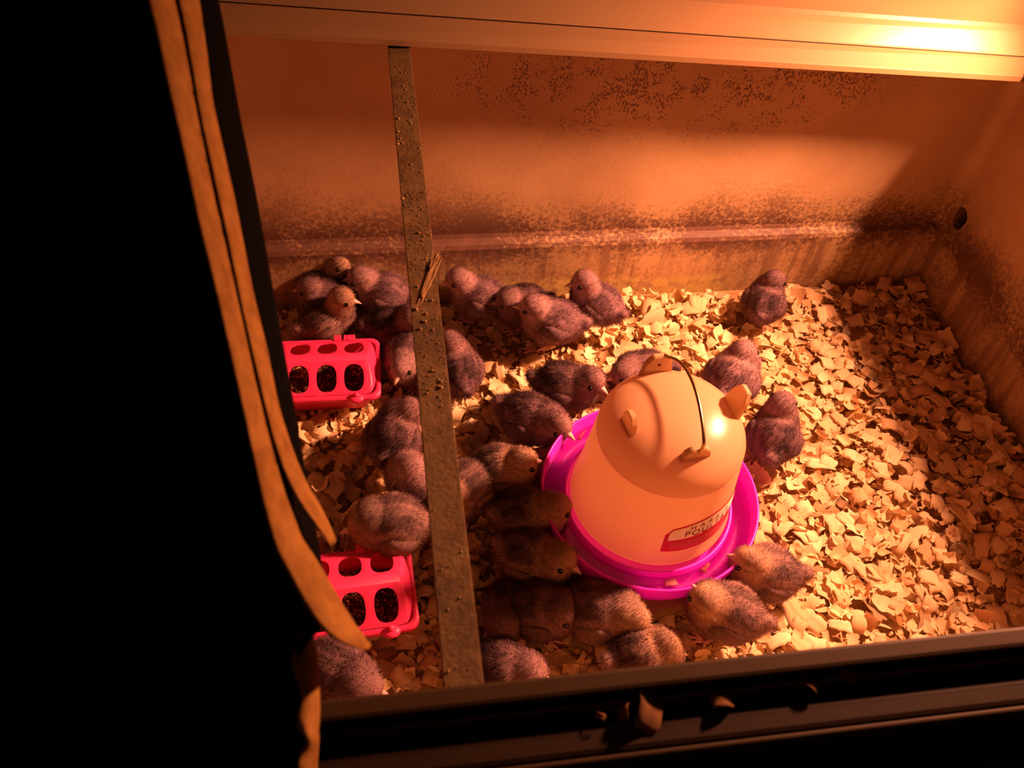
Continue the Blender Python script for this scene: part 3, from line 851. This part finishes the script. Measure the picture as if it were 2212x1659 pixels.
    lt = rng.uniform(0, 1, n) < (.22 + .35 * (np.sin(x * 90 + y * 60 + seed) > .55))
    col = np.where(lt[:, None], np.array([.55, .36, .17]), np.array([.075, .03, .018])) * rng.uniform(.6, 1.2, (n, 1))
    fm = build_mesh('feed', V.reshape(-1, 3), (of[None] + np.arange(n)[:, None, None] * 6).reshape(-1, 3), np.repeat(col, 6, 0))
    fm.polygons.foreach_set('use_smooth', [False] * len(fm.polygons))
    tag(link('feed', fm, 'feed', root), 'dark crumble feed mixed with pale grains', None, None, 'stuff')
    b = bmesh.new(); box(b, (xs - .004, -.032, .003), (.004, .032, .0115)); obj('feed_bed', b, 'dark_print', root)
    return root
feeder('rear pink chick feeder with slotted lid beside the back-left chicks', (-.0195, .777, .002), math.radians(-1.2), seed=2)
feeder('near pink chick feeder with slotted lid, half covered by the foam flap', (.0055, .457, .002), math.radians(3.0), seed=5)
for yy, xx in ((.777, -.05), (.457, -.05)): occupied.append((xx, yy, .08)); occupied.append((xx - .1, yy, .08))

# ------------------------------------------------------------------ lath across the opening
st = empty('lath', (.0367, .5, RZ))
bm = bmesh.new(); box(bm, (-.0118, -.309, -.0072), (.0118, .44, -.0032))
obj('strip', bm, 'dusty_lath', st, bevel=.0006)
rng = np.random.default_rng(3); n = 420
x = rng.uniform(-.011, .011, n); y = np.concatenate([rng.uniform(-.1, .38, 300), rng.uniform(-.30, .38, 120)]); z = np.full(n, -.0030)
V = np.einsum('nij,pj->npi', rots(n, .8), np.array([[1, 0, 0], [-1, 0, 0], [0, 1, 0], [0, -1, 0], [0, 0, 1], [0, 0, -1]], float)) * (rng.exponential(.00035, n) + .0002)[:, None, None] + np.stack([x, y, z], 1)[:, None]
of = np.array([[0, 2, 4], [2, 1, 4], [1, 3, 4], [3, 0, 4], [2, 0, 5], [1, 2, 5], [3, 1, 5], [0, 3, 5]])
tag(link('crumb', build_mesh('crumb', V.reshape(-1, 3), (of[None] + np.arange(n)[:, None, None] * 6).reshape(-1, 3)), 'crumb', st), None, None, None, 'stuff')
tag(st, 'long dusty metal strap lying across the open top from back to front', 'strap')
# frayed straw on it
a, b0 = onZ((944, 548), RZ + .012), onZ((905, 655), RZ + .001)
sw = empty('straw_wisp', b0); b = bmesh.new()
for k in range(60):
    o1 = Vector((random.gauss(0, .0012), random.gauss(0, .002), abs(random.gauss(0, .001)))); o2 = Vector((random.gauss(0, .002), random.gauss(0, .003), abs(random.gauss(0, .002))))
    t0, t1 = random.uniform(0, .35), random.uniform(.6, 1.0)
    d = a - b0
    tube(b, [d * t0 + o1, d * ((t0 + t1) / 2) + (o1 + o2) / 2 + Vector((0, 0, .001)), d * t1 + o2], [.0006, .0008, .0003], 5)
obj('fibres', b, 'crumb', sw)
tag(sw, 'frayed tan straw wisp caught on the strap near the back', 'straw')

# ------------------------------------------------------------------ propped lid at the left
ld = empty('insulated_lid', atD((300, 1659), .44))
IL = ld.matrix_basis.inverted if False else None
LO = Vector(ld.location)
def ribbon(name, left, right, dl, dr, m, wob=.0012, th=.006, seedv=0, bulge=.004):
    """thick strip between two edge curves, receding from depth dl to dr"""
    def resample(c, n):
        c = np.array(c, float); s_ = np.r_[0, np.cumsum(np.linalg.norm(np.diff(c, axis=0), axis=1))]
        t = np.linspace(0, s_[-1], n)
        q = np.stack([np.interp(t, s_, c[:, i]) for i in (0, 1)], 1)
        for _ in range(2): q[1:-1] = .25 * q[:-2] + .5 * q[1:-1] + .25 * q[2:]
        return q
    n, mm_ = 70, 7
    Lp, Rp = resample(left, n), resample(right, n)
    b = bmesh.new(); fr_, bk_ = [], []
    fw = Vector(RW[:, 2])
    for i in range(n):
        rf, rb = [], []
        for j in range(mm_):
            t = j / (mm_ - 1); q = Lp[i] * (1 - t) + Rp[i] * t
            dd = dl + (dr - dl) * t
            w_ = mnoise.noise(Vector((q[0] * .02 + seedv, q[1] * .02, seedv))) * wob
            p = atD(q, dd - bulge * math.sin(math.pi * t) + w_) - LO
            rf.append(b.verts.new(p)); rb.append(b.verts.new(p + fw * (th * (.35 + .65 * math.sin(math.pi * (.1 + .8 * t))))))
        fr_.append(rf); bk_.append(rb)
    for i in range(n - 1):
        for j in range(mm_ - 1):
            b.faces.new((fr_[i][j], fr_[i][j + 1], fr_[i + 1][j + 1], fr_[i + 1][j])); b.faces.new((bk_[i][j], bk_[i + 1][j], bk_[i + 1][j + 1], bk_[i][j + 1]))
        b.faces.new((fr_[i][0], fr_[i + 1][0], bk_[i + 1][0], bk_[i][0])); b.faces.new((fr_[i][-1], bk_[i][-1], bk_[i + 1][-1], fr_[i + 1][-1]))
    for i in (0, n - 1):
        for j in range(mm_ - 1): b.faces.new((fr_[i][j], fr_[i][j + 1], bk_[i][j + 1], bk_[i][j]))
    return obj(name, b, m, ld, True)
s1L = [(262, -250), (318, 0), (335, 60), (362, 190), (398, 340), (430, 490), (468, 640), (505, 800), (538, 950), (568, 1090), (592, 1185), (628, 1250), (662, 1318), (704, 1372), (752, 1402), (797, 1403)]
s1R = [(318, -250), (374, 0), (394, 90), (421, 240), (450, 380), (482, 520), (517, 680), (550, 830), (582, 960), (611, 1060), (640, 1140), (668, 1190), (700, 1240), (732, 1300), (770, 1355), (799, 1398)]
s2L = [(330, -250), (384, 0), (402, 80), (430, 240), (460, 380), (492, 520), (525, 680), (560, 830), (590, 950), (617, 1030), (652, 1095), (690, 1142), (716, 1182)]
s2R = [(385, -250), (428, 0), (441, 90), (444, 110), (455, 210), (482, 330), (507, 440), (546, 640), (572, 740), (600, 880), (626, 960), (657, 1040), (700, 1110), (724, 1168)]
kL = [(350, -250), (405, 0), (440, 200), (480, 420), (530, 650), (580, 880), (620, 1040), (650, 1150), (665, 1220)]
kR = [(410, -250), (468, 0), (480, 60), (512, 240), (545, 400), (574, 560), (602, 720), (630, 870), (652, 1000), (672, 1110), (690, 1210), (700, 1285)]
s3L = [(650, 1370), (634, 1410), (630, 1440), (646, 1480), (652, 1510), (640, 1550), (645, 1580), (664, 1600), (648, 1625), (640, 1659), (650, 1720), (640, 1800)]
s3R = [(664, 1350), (680, 1400), (686, 1470), (688, 1540), (686, 1600), (682, 1659), (684, 1720), (680, 1800)]
ribbon('foam_edge', s1L, s1R, .430, .456, 'tan_foam', .003, .006, 1.3)
ribbon('foam_edge', s2L, s2R, .462, .486, 'tan_foam', .003, .006, 5.1)
ribbon('foam_edge', s3L, s3R, .432, .446, 'tan_foam', .004, .008, 9.7)
ribbon('dark_liner', kL, kR, .490, .515, 'black_rubber', .001, .01, 2.2, .002)
# dark slab behind / left of the foam
def slab(name, poly, d0, d1, m):
    b = bmesh.new()
    extrude_profile(b, [atD(q, d0) - LO for q in poly], [atD(q, d0) - LO + Vector(RW[:, 2]) * (d1 - d0) for q in poly])
    return obj(name, b, m, ld)
edge = [(q[0] + 6, q[1]) for q in s1L[:11]] + [(636, 1268), (668, 1330), (690, 1362), (668, 1385), (646, 1420), (642, 1450), (652, 1500), (650, 1560), (660, 1600), (650, 1659), (648, 1800)]
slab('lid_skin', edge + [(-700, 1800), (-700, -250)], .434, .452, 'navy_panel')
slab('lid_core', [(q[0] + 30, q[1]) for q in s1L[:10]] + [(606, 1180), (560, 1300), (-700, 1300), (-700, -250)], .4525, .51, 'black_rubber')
tag(ld, 'dark propped-up lid with torn tan foam edge, blurred in the left foreground', 'lid')

# ------------------------------------------------------------------ heat lamp hanging at the right, just out of view
aim = (LAMP_AIM - LAMP).normalized()
hl = empty('heat_lamp', LAMP - aim * .02)
q = aim.to_track_quat('Z', 'Y').to_matrix().to_4x4()
b = bmesh.new(); lathe(b, [(.030, -.135), (.034, -.11), (.060, -.085), (.085, -.055), (.098, -.02), (.101, -.018), (.099, -.016), (.084, -.052), (.058, -.082), (.030, -.108)], 48, True); b.transform(q); obj('reflector', b, 'aluminium', hl, True)
b = bmesh.new(); lathe(b, [(0, -.19), (.018, -.19), (.022, -.17), (.022, -.125), (0, -.125)], 24); b.transform(q); obj('socket', b, 'black_rubber', hl, True)
b = bmesh.new(); lathe(b, [(0, -.115), (.013, -.115), (.016, -.09), (.036, -.055), (.038, -.045), (.030, -.036), (0, -.032)], 32); b.transform(q); obj('bulb', b, 'bulb_glow', hl, True)
b = bmesh.new(); p0 = q @ Vector((0, 0, -.19)); tube(b, [p0, p0 + Vector((.02, .01, .06)), p0 + Vector((.02, .02, .35)), p0 + Vector((.0, .02, .7))], .003, 8); obj('cord', b, 'black_rubber', hl, True)
tag(hl, 'red heat lamp with metal reflector hanging over the right rim', 'lamp')
L = bpy.data.lights.new('heat_lamp_light', 'SPOT'); L.energy = LAMP_POWER; L.color = LAMP_COLOR; L.shadow_soft_size = .034
L.spot_size = math.radians(136); L.spot_blend = 1.0
lo = bpy.data.objects.new('heat_lamp_light', L); COL.objects.link(lo); lo.location = LAMP
lo.rotation_euler = (-aim).to_track_quat('Z', 'Y').to_euler()

# ------------------------------------------------------------------ loose shavings lying on top, one by one
singles = []
for k in range(24):
    P, F, U = flake(RNG.uniform(.020, .032), RNG.uniform(.013, .021), RNG.uniform(.3, 2.4), 6, 3)
    n = len(P); th = np.array([0, 0, .0006])
    V = np.concatenate([P, P - th]); F2 = F[:, ::-1] + n
    nu, nv = 6, 3
    ring = [j for j in range(nv + 1)] + [i * (nv + 1) + nv for i in range(1, nu + 1)] + [nu * (nv + 1) + j for j in range(nv - 1, -1, -1)] + [i * (nv + 1) for i in range(nu - 1, 0, -1)]
    side = np.array([(ring[i], ring[(i + 1) % len(ring)], ring[(i + 1) % len(ring)] + n, ring[i] + n) for i in range(len(ring))])
    me = build_mesh('wood_shaving', V, np.concatenate([F, F2, side]), None, np.concatenate([U, U]) + RNG.uniform(0, 20, (1, 2)))
    bm = bmesh.new(); bm.from_mesh(me); bmesh.ops.recalc_face_normals(bm, faces=bm.faces); bm.to_mesh(me); bm.free()
    me.materials.append(MATS['shaving_single']); singles.append(me)
def put_shaving(x, y, z, me, tilt=.3, sc=1.0, label='single curled wood shaving lying loose on top of the bedding', group='loose shavings on top of the bedding'):
    o = bpy.data.objects.new('wood_shaving', me); COL.objects.link(o)
    o.location = (x, y, z); o.rotation_euler = (random.gauss(0, tilt), random.gauss(0, tilt), random.uniform(0, 6.28)); o.scale = (sc,) * 3
    tag(o, label, 'wood shaving', group); return o
cnt = 0
while cnt < 285:
    qx, qy = random.uniform(640, 2190), random.uniform(620, 1480)
    p = onZ((qx, qy), 0)
    if not (p.x < XR - .03 and p.y < YB - .04 and p.y > YF + .1): continue
    if any((p.x - ox) ** 2 + (p.y - oy) ** 2 < orr ** 2 for ox, oy, orr in occupied): continue
    put_shaving(p.x, p.y, .003 + float(bed_z(p.x, p.y)), random.choice(singles), .22, random.uniform(.8, 1.35)); cnt += 1
scrap_me = singles[5].copy(); scrap_me.materials.clear(); scrap_me.materials.append(MATS['dark_crumb'])
# shavings fallen into the tray
for q, lb in (((1448, 1256), 'shaving stuck upright in the front of the pink tray'), ((1515, 1224), 'crumpled wet shaving floating in the right front of the pink tray'), ((1252, 940), 'wet shavings clump at the back left of the pink tray')):
    p = onZ(q, .040); put_shaving(p.x, p.y, .040, singles[3], .5, .7, lb, 'shavings in the tray')
for q, lb, sc in (((1405, 1530), 'brown fluff scrap on the front rim ledge, the largest one', 1.0), ((1345, 1535), 'small scrap left of the largest fluff scrap on the front rim', .4), ((1295, 1548), 'tiny bright crumb on the front rim, leftmost', .25), ((1750, 1478), 'small bright scrap on the front rim toward the right', .4), ((1560, 1515), 'thin dark scrap in the middle of the front rim', .5), ((1830, 1462), 'faint scrap on the front rim, rightmost', .4)):
    p = onZ(q, RZ - .006); put_shaving(p.x, p.y, RZ - .005, scrap_me, .3, sc, lb, 'scraps on the front rim')
